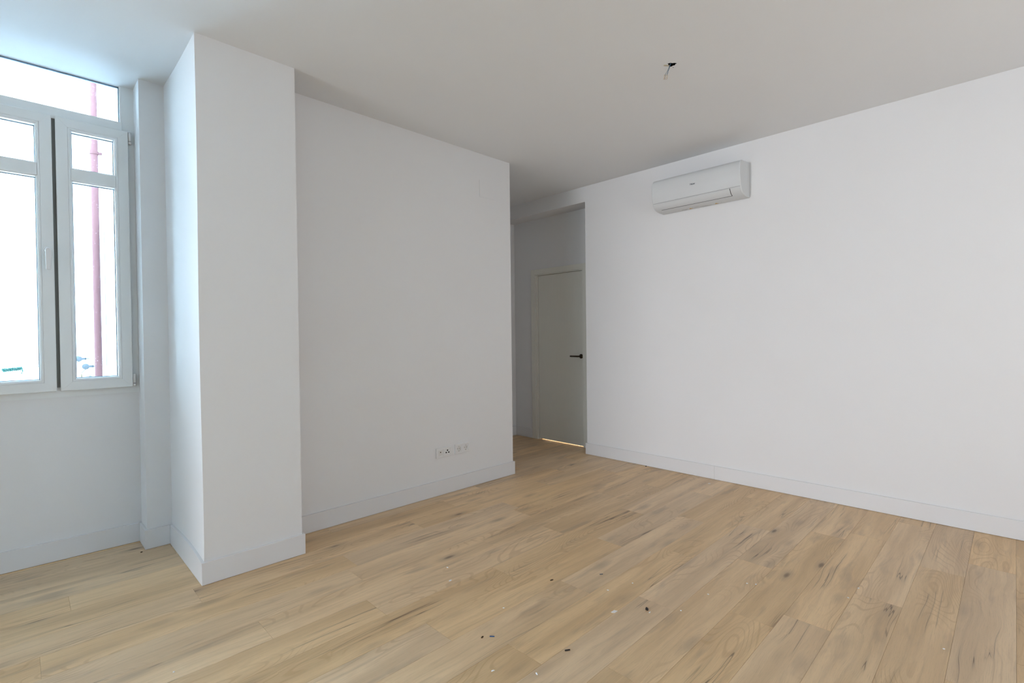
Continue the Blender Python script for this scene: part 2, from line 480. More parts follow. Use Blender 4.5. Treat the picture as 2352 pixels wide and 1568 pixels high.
# ------------------------------------------------------------------ ceiling with the ragged lamp-point hole
def ceiling():
    bm = bmesh.new()
    outer = [(X_BACK - 0.2, Y_FRONT - 0.2), (5.75, Y_FRONT - 0.2), (5.75, 4.7), (1.0, 4.7), (1.0, 4.1), (XB, 4.1), (XB, 3.93), (GX0, 3.93), (GX0, 4.1), (X_BACK - 0.2, 4.1)]
    r = random.Random(4)
    hx, hy = 2.728, 1.409
    ax = Vector((0.70, -0.71)); ay = Vector((0.71, 0.70))
    hole = []
    n = 26
    for i in range(n):
        a = 2 * math.pi * i / n
        k = 1 + r.uniform(-0.28, 0.22)
        u = 0.026 * math.cos(a) * k; v = 0.019 * math.sin(a) * k
        p = Vector((hx, hy)) + ax * u + ay * v
        hole.append((p.x, p.y))
    small = disc_pts(2.763, 1.418, 0.0032, 0.0032, 10)
    loops = []
    for pts in (outer, hole, small):
        vs_ = [bm.verts.new((x, y, HC)) for x, y in pts]
        for i in range(len(vs_)): bm.edges.new((vs_[i], vs_[(i + 1) % len(vs_)]))
        loops.append(vs_)
    bmesh.ops.triangle_fill(bm, edges=bm.edges[:], use_beauty=True, use_dissolve=False)
    # throats of the holes and the slab above
    for lpv, h in ((loops[1], 0.10), (loops[2], 0.03)):
        up = [bm.verts.new((v.co.x, v.co.y, HC + h)) for v in lpv]
        for i in range(len(lpv)):
            bm.faces.new((lpv[i], lpv[(i + 1) % len(lpv)], up[(i + 1) % len(lpv)], up[i]))
        bm.faces.new(up)
    top = [bm.verts.new((x, y, HC + 0.2)) for x, y in outer]
    o = loops[0]
    for i in range(len(o)):
        bm.faces.new((o[i], o[(i + 1) % len(o)], top[(i + 1) % len(o)], top[i]))
    bm.faces.new(top)
    bmesh.ops.recalc_face_normals(bm, faces=bm.faces)
    return bm
cl = structure('ceiling', ceiling(), 'ceiling', 'flat white ceiling with a ragged hole for a lamp', 'ceiling')
cl.data.materials.append(M['black'])  # throat faces coloured black for the dark inside the holes
for p in cl.data.polygons:
    c = p.center
    if c.z > HC + 0.001 and c.z < HC + 0.15 and abs(c.x - 2.74) < 0.06 and abs(c.y - 1.41) < 0.06: p.material_index = 1
# broken edge of board at the hole
bm = bmesh.new()
prism(bm, [(2.697, 1.440), (2.706, 1.431), (2.717, 1.427), (2.728, 1.424), (2.722, 1.432), (2.712, 1.441), (2.703, 1.447)],
      lambda u, v, w: (u, v, w), HC - 0.0025, HC + 0.004)
obj('broken_plaster', bm, 'gypsum', cl)

# ------------------------------------------------------------------ skirting boards
def skirt(name, x0, x1, y0, y1, label):
    bm = boxes((x0, x1, y0, y1, 0.0015, BH), bevel=0.0014)
    return structure(name, bm, 'skirting', label, 'skirting')
skirt('baseboard_window', GX0, XB - BT, YW - BT, YW, 'white skirting board under the window')
skirt('baseboard_reveal', XB - BT, XB, Y2, YW - BT, 'short white skirting return at the alcove step')
skirt('baseboard_alcove', XB - BT, XP0 - BT, Y2 - BT, Y2, 'short white skirting board on the alcove step')
def bowed_skirt():
    bm = bmesh.new(); n = 16
    rows = []
    for i in range(n + 1):
        t = i / n; y = YP + (Y2 - BT - YP) * t
        d = 0.011 * math.sin(math.pi * t)
        rows.append([bm.verts.new(c) for c in ((XP0 - BT, y, 0.0015), (XP0 - BT + d, y, BH - 0.001), (XP0 - BT + 0.001 + d, y, BH), (XP0 + 0.014 + d, y, BH), (XP0 + 0.014, y, 0.0015))])
    for i in range(n):
        for j in range(5):
            bm.faces.new((rows[i][j], rows[i][(j + 1) % 5], rows[i + 1][(j + 1) % 5], rows[i + 1][j]))
    bm.faces.new(rows[0]); bm.faces.new(rows[-1][::-1])
    return bm
structure('baseboard_pillar_side', bowed_skirt(), 'skirting', 'bowed white skirting board on the window flank of the pillar', 'skirting')
skirt('baseboard_pillar', XP0 - BT, XP1 + BT, YP - BT, YP, 'white skirting board across the front of the pillar')
skirt('baseboard_pillar_return', XP1, XP1 + BT, YP, YL - BT, 'short white skirting return behind the pillar')
skirt('baseboard_left', XP1, XE + BT, YL - BT, YL, 'long white skirting board under the sockets')
skirt('baseboard_left_end', XE, XE + BT, YL, YEND - BT, 'white skirting board round the free wall end')
JY = 1.835
skirt('baseboard_right', XR - BT, XR, JY + 0.0005, YO + BT, 'white skirting length from the passage to the joint')
skirt('baseboard_right_second', XR - BT, XR, Y_FRONT, JY - 0.0005, 'long white skirting length beyond the joint')
skirt('baseboard_corridor', XE + BT, XD - BT, YEND - BT, YEND, 'white skirting board across the passage end')
skirt('baseboard_door', XD - BT, XD, 4.196, YEND - BT, 'short white skirting board beside the door frame')

# ------------------------------------------------------------------ generic mitred frame (in a plane of constant y)
def mitred(parent, names, x0, x1, z0, z1, prof, mat, yref, gap=0.0002):
    """prof: closed outline of (inset, depth). One mesh for each member: bottom, right, top, left."""
    def corner(t):
        return ((x0 + t, z0 + t), (x1 - t, z0 + t), (x1 - t, z1 - t), (x0 + t, z1 - t))
    out = []
    for k in range(4):
        bm = bmesh.new()
        k2 = (k + 1) % 4
        A, B = [], []
        for t, d in prof:
            c = corner(t)
            a, b_ = Vector((c[k][0], yref + d, c[k][1])), Vector((c[k2][0], yref + d, c[k2][1]))
            e = (b_ - a).normalized() * gap
            A.append(bm.verts.new(a + e)); B.append(bm.verts.new(b_ - e))
        n = len(prof)
        for i in range(n):
            bm.faces.new((A[i], A[(i + 1) % n], B[(i + 1) % n], B[i]))
        bm.faces.new(A[::-1]); bm.faces.new(B)
        out.append(obj(names[k], bm, mat, parent))
    return out

def ring(parent, name, x0, x1, z0, z1, t, ya, yb, mat):
    bm = boxes((x0, x1, ya, yb, z0, z0 + t), (x0, x1, ya, yb, z1 - t, z1), (x0, x0 + t, ya, yb, z0 + t, z1 - t), (x1 - t, x1, ya, yb, z0 + t, z1 - t))
    return obj(name, bm, mat, parent)

# ------------------------------------------------------------------ alcove window
win = empty('window_1', (0, YW, 0.943))
tag(win, 'white double casement window with fixed top light onto the courtyard', 'window', kind='structure')
YS = 3.866   # room face of the sashes
FT = YW - 0.006  # room face of the fixed frame
Z_TR0, Z_TR1 = 2.545, 2.612
# fixed frame members
obj('frame_jamb', boxes((0.470, XB, FT, 3.966, 0.943, HC)), 'pvc', win)
obj('frame_jamb', boxes((WX0, -0.515, FT, 3.966, 0.943, HC)), 'pvc', win)
obj('frame_sill', boxes((-0.515, 0.470, FT, 3.966, 0.943, 1.0)), 'pvc', win)
obj('frame_transom', boxes((-0.515, 0.470, YS + 0.014, 3.966, Z_TR0, Z_TR1), bevel=0.002), 'pvc', win)
obj('frame_mullion', boxes((0.125, 0.187, 3.885, 3.966, 1.0, Z_TR0)), 'shadow_gap', win)  # both mullions coloured dark for the shade in the gap between sashes
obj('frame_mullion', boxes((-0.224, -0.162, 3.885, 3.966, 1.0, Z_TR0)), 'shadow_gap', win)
# fixed top light
obj('glazing_bead', boxes((0.461, 0.472, FT + 0.004, 3.930, Z_TR1, HC)), 'pvc_bead', win)
obj('gasket', boxes((0.4565, 0.461, 3.912, 3.926, Z_TR1, HC), (-0.515, 0.461, 3.912, 3.926, HC - 0.0085, HC), (-0.515, 0.461, 3.922, 3.926, Z_TR1, Z_TR1 + 0.004)), 'gasket', win)
obj('pane', boxes((-0.515, 0.461, 3.914, 3.920, Z_TR1, HC)), 'glass', win)

SASH_PROF = [(0.0, 0.003), (0.003, 0.0), (0.052, 0.0), (0.0525, 0.002), (0.0535, 0.0), (0.062, 0.0), (0.064, 0.004), (0.064, 0.085), (0.0, 0.085)]
def sash(x0, x1, with_handle=False, hinge=None):
    z0, z1 = 0.979, 2.559
    s = empty('sash', (x0, YS, z0))
    s.parent = win; s.matrix_parent_inverse = win.matrix_world.inverted()
    bpy.context.view_layer.update()
    mitred(s, ('rail', 'stile', 'rail', 'stile'), x0, x1, z0, z1, SASH_PROF, 'pvc', YS)
    gx0, gx1 = x0 + 0.064, x1 - 0.064
    gz0, gz1 = z0 + 0.064, z1 - 0.064
    m0, m1 = 2.203, 2.272
    obj('muntin', boxes((gx0, gx1, YS, YS + 0.07, m0, m1), bevel=0.003), 'pvc', s)
    for a, b_ in ((gz0, m0), (m1, gz1)):
        # bright glazing bead, sloping back to the glass, then the gasket
        bead = [(0.0, 0.006), (0.0, 0.040), (0.006, 0.040), (0.0055, 0.010)]
        bm = bmesh.new()
        n = len(bead)
        cs = lambda t: ((gx0 + t, a + t), (gx1 - t, a + t), (gx1 - t, b_ - t), (gx0 + t, b_ - t))
        for k in range(4):
            A = [bm.verts.new((cs(t)[k][0], YS + d, cs(t)[k][1])) for t, d in bead]
            B = [bm.verts.new((cs(t)[(k + 1) % 4][0], YS + d, cs(t)[(k + 1) % 4][1])) for t, d in bead]
            for i in range(n): bm.faces.new((A[i], A[(i + 1) % n], B[(i + 1) % n], B[i]))
        obj('glazing_bead', bm, 'pvc_bead', s)
        ring(s, 'gasket', gx0 + 0.001, gx1 - 0.001, a + 0.001, b_ - 0.001, 0.0085, YS + 0.040, YS + 0.046, 'gasket')
        obj('pane', boxes((gx0 + 0.002, gx1 - 0.002, YS + 0.046, YS + 0.052, a + 0.002, b_ - 0.002)), 'glass', s)
    if with_handle:
        hx, hz = x1 - 0.026, 1.781
        def pill(outline, layers, name):
            # layers: (depth, inset factor) rings lofted along y
            cx_ = sum(u for u, v in outline) / len(outline)
            h = bmesh.new(); rings_ = []
            for dep, ins_ in layers:
                ring_ = []
                for q in range(len(outline)):
                    a_, c_, b_ = outline[q - 1], outline[q], outline[(q + 1) % len(outline)]
                    t_ = Vector((b_[0] - a_[0], b_[1] - a_[1])).normalized()
                    ring_.append(h.verts.new((c_[0] - t_.y * ins_, dep, c_[1] + t_.x * ins_)))
                rings_.append(ring_)
            m_ = len(outline)
            for q in range(len(rings_) - 1):
                for k in range(m_): h.faces.new((rings_[q][k], rings_[q][(k + 1) % m_], rings_[q + 1][(k + 1) % m_], rings_[q + 1][k]))
            h.faces.new(rings_[0]); h.faces.new(rings_[-1])
            return obj(name, h, 'plastic', s)
        pill(disc_pts(hx - 0.004, hz - 0.006, 0.0165, 0.032, 40), ((YS + 0.001, 0), (YS - 0.0055, 0), (YS - 0.0070, 0.0012), (YS - 0.0075, 0.003)), 'handle_rosette')
        pill(disc_pts(hx - 0.003, hz, 0.0105, 0.0105, 28), ((YS - 0.004, 0), (YS - 0.044, 0)), 'handle_neck')
        ol = []
        for cz_, a0_, rr_ in ((hz - 0.106, math.pi, 0.0112), (hz, 0.0, 0.0125)):
            if a0_: ol += [(hx + rr_ * (-1 if q < 4 else 1) * 1.0 + (0.004 if q < 4 else -0.004) * (1 - math.cos((q if q < 4 else 7 - q) * math.pi / 6)), cz_ - 0.004 * math.sin((q if q < 4 else 7 - q) * math.pi / 6)) for q in range(8)]
            else: ol += [(hx + rr_ * math.cos(q * math.pi / 14), cz_ + rr_ * math.sin(q * math.pi / 14)) for q in range(15)]
        pill(ol, ((YS - 0.036, 0.003), (YS - 0.0385, 0.0008), (YS - 0.041, 0), (YS - 0.048, 0), (YS - 0.0505, 0.0008), (YS - 0.052, 0.003)), 'handle_lever')
    if hinge:
        for z_a, z_b in ((0.982, 1.058), (2.484, 2.556)):
            for za, zb in ((z_a, z_a + 0.016), (z_a + 0.019, z_b)):
                h = bmesh.new()
                prism(h, disc_pts(hinge, YS + 0.006, 0.0075, 0.0085, 14), lambda u, v, w: (u, v, w), za, zb)
                obj('hinge', h, 'plastic', s, True)
            obj('hinge_pin', boxes((hinge - 0.005, hinge + 0.005, YS + 0.002, YS + 0.010, z_a + 0.016, z_a + 0.019)), 'black', s)
    return s
sash(0.1635, 0.4975, hinge=0.5065)
sash(-0.186, 0.1475, with_handle=True)
sash(-0.5255, -0.192)
win2 = empty('window_2', ((GX0 + WX1) / 2, YW, 0.943))
tag(win2, 'white glazing of the second bay along the window wall', 'window', kind='structure')
nb = 4
for i in range(nb + 1):
    xm = GX0 + (WX1 - GX0) * i / nb
    xa_, xb_ = max(GX0, xm - 0.05), min(WX1, xm + 0.05)
    obj('mullion', boxes((xa_, xb_, FT, 3.966, 0.943, HC)), 'pvc', win2)
for i in range(nb):
    xa_ = GX0 + (WX1 - GX0) * i / nb + 0.05; xb_ = GX0 + (WX1 - GX0) * (i + 1) / nb - 0.05
    obj('rail', boxes((xa_, xb_, FT, 3.966, 0.943, 1.03)), 'pvc', win2)
    obj('pane', boxes((xa_, xb_, 3.92, 3.926, 1.03, HC)), 'glass', win2)

# ------------------------------------------------------------------ courtyard outside
XS, YF = 0.56, 8.15
f1 = tag(obj('courtyard_facade', boxes((-9.0, 2.0, YF, YF + 0.3, -0.6, 5.4)), 'facade'), 'sunlit white rendered facade across the courtyard', 'building', kind='structure')
f2 = obj('courtyard_side_facade', boxes((XS, XS + 0.30, 4.1, 5.80, -0.6, 5.4), (XS, XS + 0.30, 6.66, YF, -0.6, 5.4),
                                        (XS, XS + 0.30, 5.80, 6.66, 2.27, 5.4), (XS, XS + 0.30, 5.80, 6.66, -0.6, 1.0)), 'facade_side')
tag(f2, 'white side facade of the courtyard behind the red pipe', 'building', kind='structure')
tag(obj('courtyard_ground', boxes((-9, XS, 4.1, YF, -0.7, -0.6)), 'ground'), 'unseen courtyard ground raised and whitened to bounce light', 'ground', kind='structure')  # out of view; raised and whitened to throw light up to the alcove ceiling
# shuttered window in the side facade
w2 = empty('courtyard_window', (XS, 6.23, 1.0))
tag(w2, 'closed white window in the side facade behind the red pipe', 'window')
def jambs():
    for nm, b_ in (('frame', (XS + 0.03, XS + 0.08, 5.80, 5.87, 1.0, 2.27)), ('frame', (XS + 0.03, XS + 0.08, 6.59, 6.66, 1.0, 2.27)),
                   ('frame', (XS + 0.03, XS + 0.08, 5.87, 6.59, 2.20, 2.27)), ('frame', (XS + 0.03, XS + 0.08, 5.87, 6.59, 1.0, 1.07))):
        obj(nm, boxes(b_), 'facade', w2)
    for ya, yb, za, zb in ((5.785, 5.80, 1.0, 2.285), (6.66, 6.675, 1.0, 2.285)):
        obj('joint', boxes((XS - 0.004, XS + 0.03, ya, yb, za, zb)), 'joint', w2)  # dark strips standing in for shadow lines along the window frame
    obj('shutter', boxes((XS + 0.05, XS + 0.07, 5.87, 6.59, 1.07, 2.20)), 'facade_side', w2)
jambs()
# weathered patches on the side facade
def patch(y, z, w, h, seed):
    r = random.Random(seed); bm = bmesh.new()
    n = 14; pts = []
    for i in range(n):
        a = 2 * math.pi * i / n; k = r.uniform(0.6, 1.15)
        pts.append((y + w * k * math.cos(a), z + h * k * math.sin(a)))
    prism(bm, pts, lambda u, v, ww: (ww, u, v), XS - 0.0015, XS + 0.002)
    return obj('bare_patch', bm, 'peel', f2)
patch(6.94, 3.29, 0.05, 0.085, 3); patch(7.15, 4.12, 0.06, 0.07, 5); patch(6.96, 2.93, 0.04, 0.05, 7)
patch(6.95, 2.72, 0.035, 0.10, 8); patch(7.3, 0.86, 0.25, 0.022, 9); patch(6.7, 0.90, 0.22, 0.02, 10)

pp = empty('drain_pipe', (0.505, 5.86, -0.6))
tag(pp, 'faded red painted drain pipe down the side facade', 'pipe')
bm = bmesh.new(); tube(bm, [(0.505, 5.86, -0.6), (0.505, 5.86, 5.4)], 0.028, 20)
obj('pipe_run', bm, 'pipe', pp, True)
for z in (-0.3, 2.95, 4.5):
    bm = bmesh.new(); tube(bm, [(0.505, 5.86, z), (0.505, 5.86, z + 0.03)], 0.0335, 20); box(bm, 0.52, XS, 5.85, 5.87, z + 0.005, z + 0.025)
    obj('pipe_clip', bm, 'pipe', pp)
# scraped paint streak on the pipe
bm = bmesh.new()
prism(bm, [(0.0, 3.02), (0.006, 3.10), (0.008, 3.24), (0.003, 3.36), (-0.003, 3.33), (-0.006, 3.2), (-0.005, 3.05)],
      lambda u, v, w: (0.505 - 0.0263 + u * 0.87 + w, 5.86 - 0.0145 - u * 0.5, v), -0.0018, 0.002)
obj('bare_streak', bm, 'facade', pp)

def pulley(x, y, z, nm_label):
    p = empty('line_pulley', (x, y, z)); tag(p, nm_label, 'pulley')
    bm = bmesh.new(); prism(bm, disc_pts(x - 0.075, z, 0.030, 0.030, 20), lambda u, v, w: (u, w, v), y - 0.010, y + 0.010)
    obj('wheel', bm, 'metal', p, True)
    bm = boxes((x - 0.08, x - 0.018, y - 0.015, y - 0.011, z - 0.012, z + 0.012), (x - 0.08, x - 0.018, y + 0.011, y + 0.015, z - 0.012, z + 0.012), (x - 0.022, x - 0.014, y - 0.015, y + 0.015, z - 0.014, z + 0.014))
    obj('cheek', bm, 'metal', p)
    bm = bmesh.new(); tube(bm, [(x - 0.016, y, z), (XS, y, z)], 0.007, 8)
    obj('wall_eye', bm, 'ink', p)
    return p
pulley(0.545, 7.42, 1.062, 'grey clothes line pulley on the side facade')
pulley(0.545, 6.62, 1.005, 'grey clothes line pulley just behind the red pipe')
# two strands of the clothes line
def strand(za, zb, lab):
    bm = bmesh.new()
    pts = []
    for i in range(13):
        t = i / 12
        pts.append((0.47 + (-5.0 - 0.47) * t, 7.42 - 0.2 * t, za + (zb - za) * t - 0.02 * math.sin(math.pi * t)))
    tube(bm, pts, 0.0035, 6)
    tag(obj('clothes_line', bm, 'cord'), lab, 'clothes line')
strand(1.092, 0.74, 'upper strand of the green clothes line outside')
strand(1.030, 0.52, 'lower strand of the green clothes line outside')
# green rag knotted on the lower strand
rg = random.Random(2); bm = bmesh.new()
def strand_point(x):
    t = (x - 0.47) / (-5.0 - 0.47)
    return Vector((x, 7.42 - 0.2 * t, 1.030 + (0.52 - 1.030) * t - 0.02 * math.sin(math.pi * t)))
pts = []
for i in range(49):
    c = strand_point(-0.135 + 0.145 * i / 48)
    a = i * 2 * math.pi / 5.0
    pts.append(c + Vector((0, math.cos(a), math.sin(a))) * rg.uniform(0.0135, 0.0165))
tube(bm, pts, [rg.uniform(0.006, 0.0092) for _ in pts], 6)
e = pts[-1]
tube(bm, [e, e + Vector((0.006, -0.004, -0.020)), e + Vector((0.0, -0.006, -0.040)), e + Vector((-0.010, -0.006, -0.050))], [0.006, 0.007, 0.006, 0.003], 6)
tag(obj('knotted_rag', bm, 'green_rag', None, True), 'small green rag knotted round the lower clothes line', 'rag')
bm = bmesh.new(); tube(bm, [(0.475, 6.62, 0.985), (0.440, 6.62, 0.945), (0.436, 6.62, 0.925)], 0.004, 6)
hk = empty('hanging_hook', (0.44, 6.62, 0.9)); tag(hk, 'orange cord hanging on a wire hook from the pulley', 'hook')
obj('wire_hook', bm, 'metal', hk)
bm = bmesh.new(); tube(bm, [(0.436, 6.62, 0.93), (0.436, 6.62, 0.62)], 0.007, 8)
obj('cord_end', bm, 'orange_rod', hk)

# ------------------------------------------------------------------ interior door
dr = empty('door_1', (XD, 3.76, 0)); tag(dr, 'off-white laminate interior door with dark lever handle', 'door', kind='structure')
LY0, LY1, LZ = 3.425, 4.090, 1.991
# stepped casing: architrave + stop
def casing(y0, y1, z0, z1, nm):
    obj(nm, boxes((XD - 0.013, XD, y0, y1, z0, z1), bevel=0.0015), 'door', dr)
casing(4.133, 4.195, 0.0, 2.069, 'architrave')
casing(3.335, 3.397, 0.0, 2.069, 'architrave')
casing(3.397, 4.133, 2.005, 2.069, 'architrave')
obj('jamb', boxes((XD - 0.006, XD + 0.098, 4.112, 4.1328, 0, 2.0046), bevel=0.0012), 'door', dr)
obj('jamb', boxes((XD - 0.006, XD + 0.098, 3.3972, 3.418, 0, 2.0046), bevel=0.0012), 'door', dr)
obj('jamb', boxes((XD - 0.006, XD + 0.098, 3.418, 4.112, 1.994, 2.0046), bevel=0.0012), 'door', dr)
obj('stop', boxes((XD + 0.0465, XD + 0.075, 4.075, 4.112, 0, 1.994)), 'door', dr)
obj('stop', boxes((XD + 0.0465, XD + 0.075, 3.418, 3.44, 0, 1.994)), 'door', dr)
obj('stop', boxes((XD + 0.0465, XD + 0.075, 3.44, 4.075, 1.97, 1.994)), 'door', dr)
obj('jamb_bead', boxes((XD + 0.004, XD + 0.0465, 4.0935, 4.112, 0, 1.994), bevel=0.001), 'door', dr)
lf = obj('leaf', boxes((XD + 0.008, XD + 0.046, LY0 - 0.004, LY1, 0.010, LZ), bevel=0.001), 'door', dr)
hy, hz, hx = 3.447, 1.026, XD + 0.008
bm = bmesh.new(); prism(bm, disc_pts(hy, hz, 0.0255, 0.0255, 32), lambda u, v, w: (w, u, v), hx - 0.008, hx + 0.001)
bmesh.ops.bevel(bm, geom=bm.edges[:], offset=0.0012, segments=2, affect='EDGES')
obj('rosette', bm, 'bronze', lf, True)
bm = bmesh.new(); tube(bm, [(hx - 0.006, hy, hz), (hx - 0.044, hy, hz), (hx - 0.050, hy + 0.006, hz), (hx - 0.052, hy + 0.018, hz), (hx - 0.052, hy + 0.118, hz)], 0.0088, 14)
obj('lever', bm, 'bronze', lf, True)

# ------------------------------------------------------------------ air conditioner
AY0, AY1 = 1.531, 2.305
ac = empty('air_conditioner', (XR, (AY0 + AY1) / 2, 2.372)); tag(ac, 'white wall-mounted split air conditioner just under the ceiling', 'air conditioner')
# side outline (x, z), from the wall top round the front to the wall bottom
AP = [(4.272, 2.660), (4.230, 2.660), (4.185, 2.657), (4.140, 2.652), (4.108, 2.644), (4.086, 2.630), (4.074, 2.608), (4.069, 2.580),
      (4.069, 2.545), (4.072, 2.513), (4.080, 2.472), (4.088, 2.442), (4.0885, 2.4395)]
AP2 = [(4.0895, 2.4375), (4.096, 2.423), (4.110, 2.403), (4.130, 2.389), (4.160, 2.379), (4.205, 2.374), (4.272, 2.374)]
def smooth_outline(pts, m=4):
    res = []
    for i in range(len(pts) - 1):
        p0, p1, p2, p3 = pts[max(i - 1, 0)], pts[i], pts[i + 1], pts[min(i + 2, len(pts) - 1)]
        for k in range(m):
            t = k / m
            res.append(tuple(0.5 * (2 * b_ + (c - a) * t + (2 * a - 5 * b_ + 4 * c - d) * t * t + (3 * b_ - a - 3 * c + d) * t ** 3)
                             for a, b_, c, d in zip(p0, p1, p2, p3)))
    res.append(pts[-1])
    return res
AP = smooth_outline(AP[:-1], 4) + [AP[-1]]
AP2 = smooth_outline(AP2, 8)
def shell(pts, y0, y1, close, yi=0.0, smooth=True, name='body', mat='ac', parent=ac, cap=True):
    bm = bmesh.new()
    prism(bm, pts, lambda u, v, w: (u, w, v), y0, y1)
    return obj(name, bm, mat, parent)
body = shell(AP + AP2, AY0 + 0.006, AY1 - 0.006, True)
# end cheeks with rounded rims
for ya, yb in ((AY0, AY0 + 0.006), (AY1 - 0.006, AY1)):
    cx, cz = 4.19, 2.515
    bm = bmesh.new()
    out_in = ya == AY0
    pts = AP + AP2
    inset = [((u - cx) * 0.975 + cx, (v - cz) * 0.975 + cz) for u, v in pts]
    yo_, yi_ = (ya, yb) if out_in else (yb, ya)
    A = [bm.verts.new((u, yi_, v)) for u, v in pts]
    Bv = [bm.verts.new((u, yo_, v)) for u, v in inset]
    n = len(pts)
    for i in range(n): bm.faces.new((A[i], A[(i + 1) % n], Bv[(i + 1) % n], Bv[i]))
    bm.faces.new(Bv)
    obj('end_cheek', bm, 'ac', ac)
# mounting plate against the wall
obj('back_plate', boxes((4.271, XR, AY0 + 0.004, AY1 - 0.02, 2.385, 2.652)), 'ac', ac)
def follow(pts, off):
    """offset an open outline outwards by off"""
    res = []
    for i, (u, v) in enumerate(pts):
        a = pts[max(i - 1, 0)]; b_ = pts[min(i + 1, len(pts) - 1)]
        d = Vector((b_[0] - a[0], b_[1] - a[1])).normalized()
        nrm = Vector((d.y, -d.x))
        res.append((u + nrm.x * off, v + nrm.y * off))
    return res
def strip(pts, y0, y1, o0, o1, name, mat, parent):
    a = follow(pts, o0); b_ = follow(pts, o1)
    bm = bmesh.new()
    prism(bm, b_ + a[::-1], lambda u, v, w: (u, w, v), y0, y1)
    return obj(name, bm, mat, parent)
test = follow(AP, 0.01)
SG = 1.0 if test[32][0] < AP[32][0] else -1.0
# front cover panel, standing a little proud
panel = strip(AP[12:], AY0 + 0.0055, AY1 - 0.0055, -0.001 * SG, 0.0022 * SG, 'front_panel', 'ac', ac)
# seam below the panel, outlet shadow and flap
strip([(4.0885, 2.4395), (4.0895, 2.4365)], AY0 + 0.006, AY1 - 0.006, -0.001 * SG, 0.0006 * SG, 'panel_seam', 'ac_seam', ac)
FL = [p for p in AP2 if p[1] < 2.4335 and p[0] < 4.1375]
FY0, FY1 = 1.622, 2.245
strip(FL + [p for p in AP2 if 4.1375 <= p[0] < 4.150][:2], FY0 - 0.0045, FY1 + 0.0006, -0.001 * SG, 0.0007 * SG, 'air_outlet', 'ac_dark', ac)
strip(FL, FY0, FY1, -0.001 * SG, 0.0024 * SG, 'flap', 'ac', ac)
# printing on the underside
un = 2.374
def under(y0, y1, x0, x1, mat, nm='print_mark'):
    obj(nm, boxes((x0, x1, y0, y1, un - 0.0008, un + 0.001)), mat, ac)
def tri(yc, xc, s):
    bm = bmesh.new(); prism(bm, [(xc - s, yc), (xc + s * 0.8, yc + s), (xc + s * 0.8, yc - s)], lambda u, v, w: (u, v, w), un - 0.001, un + 0.001)
    obj('warning_sticker', bm, 'amber', ac)
tri(2.018, 4.236, 0.017); tri(1.790, 4.236, 0.017)
for i, (ya, yb) in enumerate(((1.935, 1.995), (1.90, 1.98), (1.86, 1.93), (1.835, 1.92), (1.85, 1.915))):
    under(ya, yb, 4.214 + 0.011 * i, 4.217 + 0.011 * i, 'fineprint')
under(2.045, 2.10, 4.228, 4.240, 'fineprint')
under(1.742, 1.746, 4.222, 4.226, 'ink', 'screw_cap')
# maker's word on the panel
cu = bpy.data.curves.new('wordmark', 'FONT'); cu.body = 'Haier'; cu.size = 0.0205; cu.extrude = 0.0004; cu.align_x = 'CENTER'; cu.align_y = 'CENTER'; cu.offset = 0.0003
tmp = bpy.data.objects.new('wordmark_source', cu); COL.objects.link(tmp)
bpy.context.view_layer.update()
me = bpy.data.meshes.new_from_object(tmp.evaluated_get(bpy.context.evaluated_depsgraph_get()))
bpy.data.objects.remove(tmp)
me.materials.clear(); me.materials.append(M['ink'])
wm = link('wordmark', me, None)
wm.matrix_world = Matrix.Translation((4.0668, 1.921, 2.534)) @ Matrix(((0, -0.075, -1, 0), (-1, 0, 0, 0), (0, 1, -0.075, 0), (0, 0, 0, 1)))
wm.parent = panel

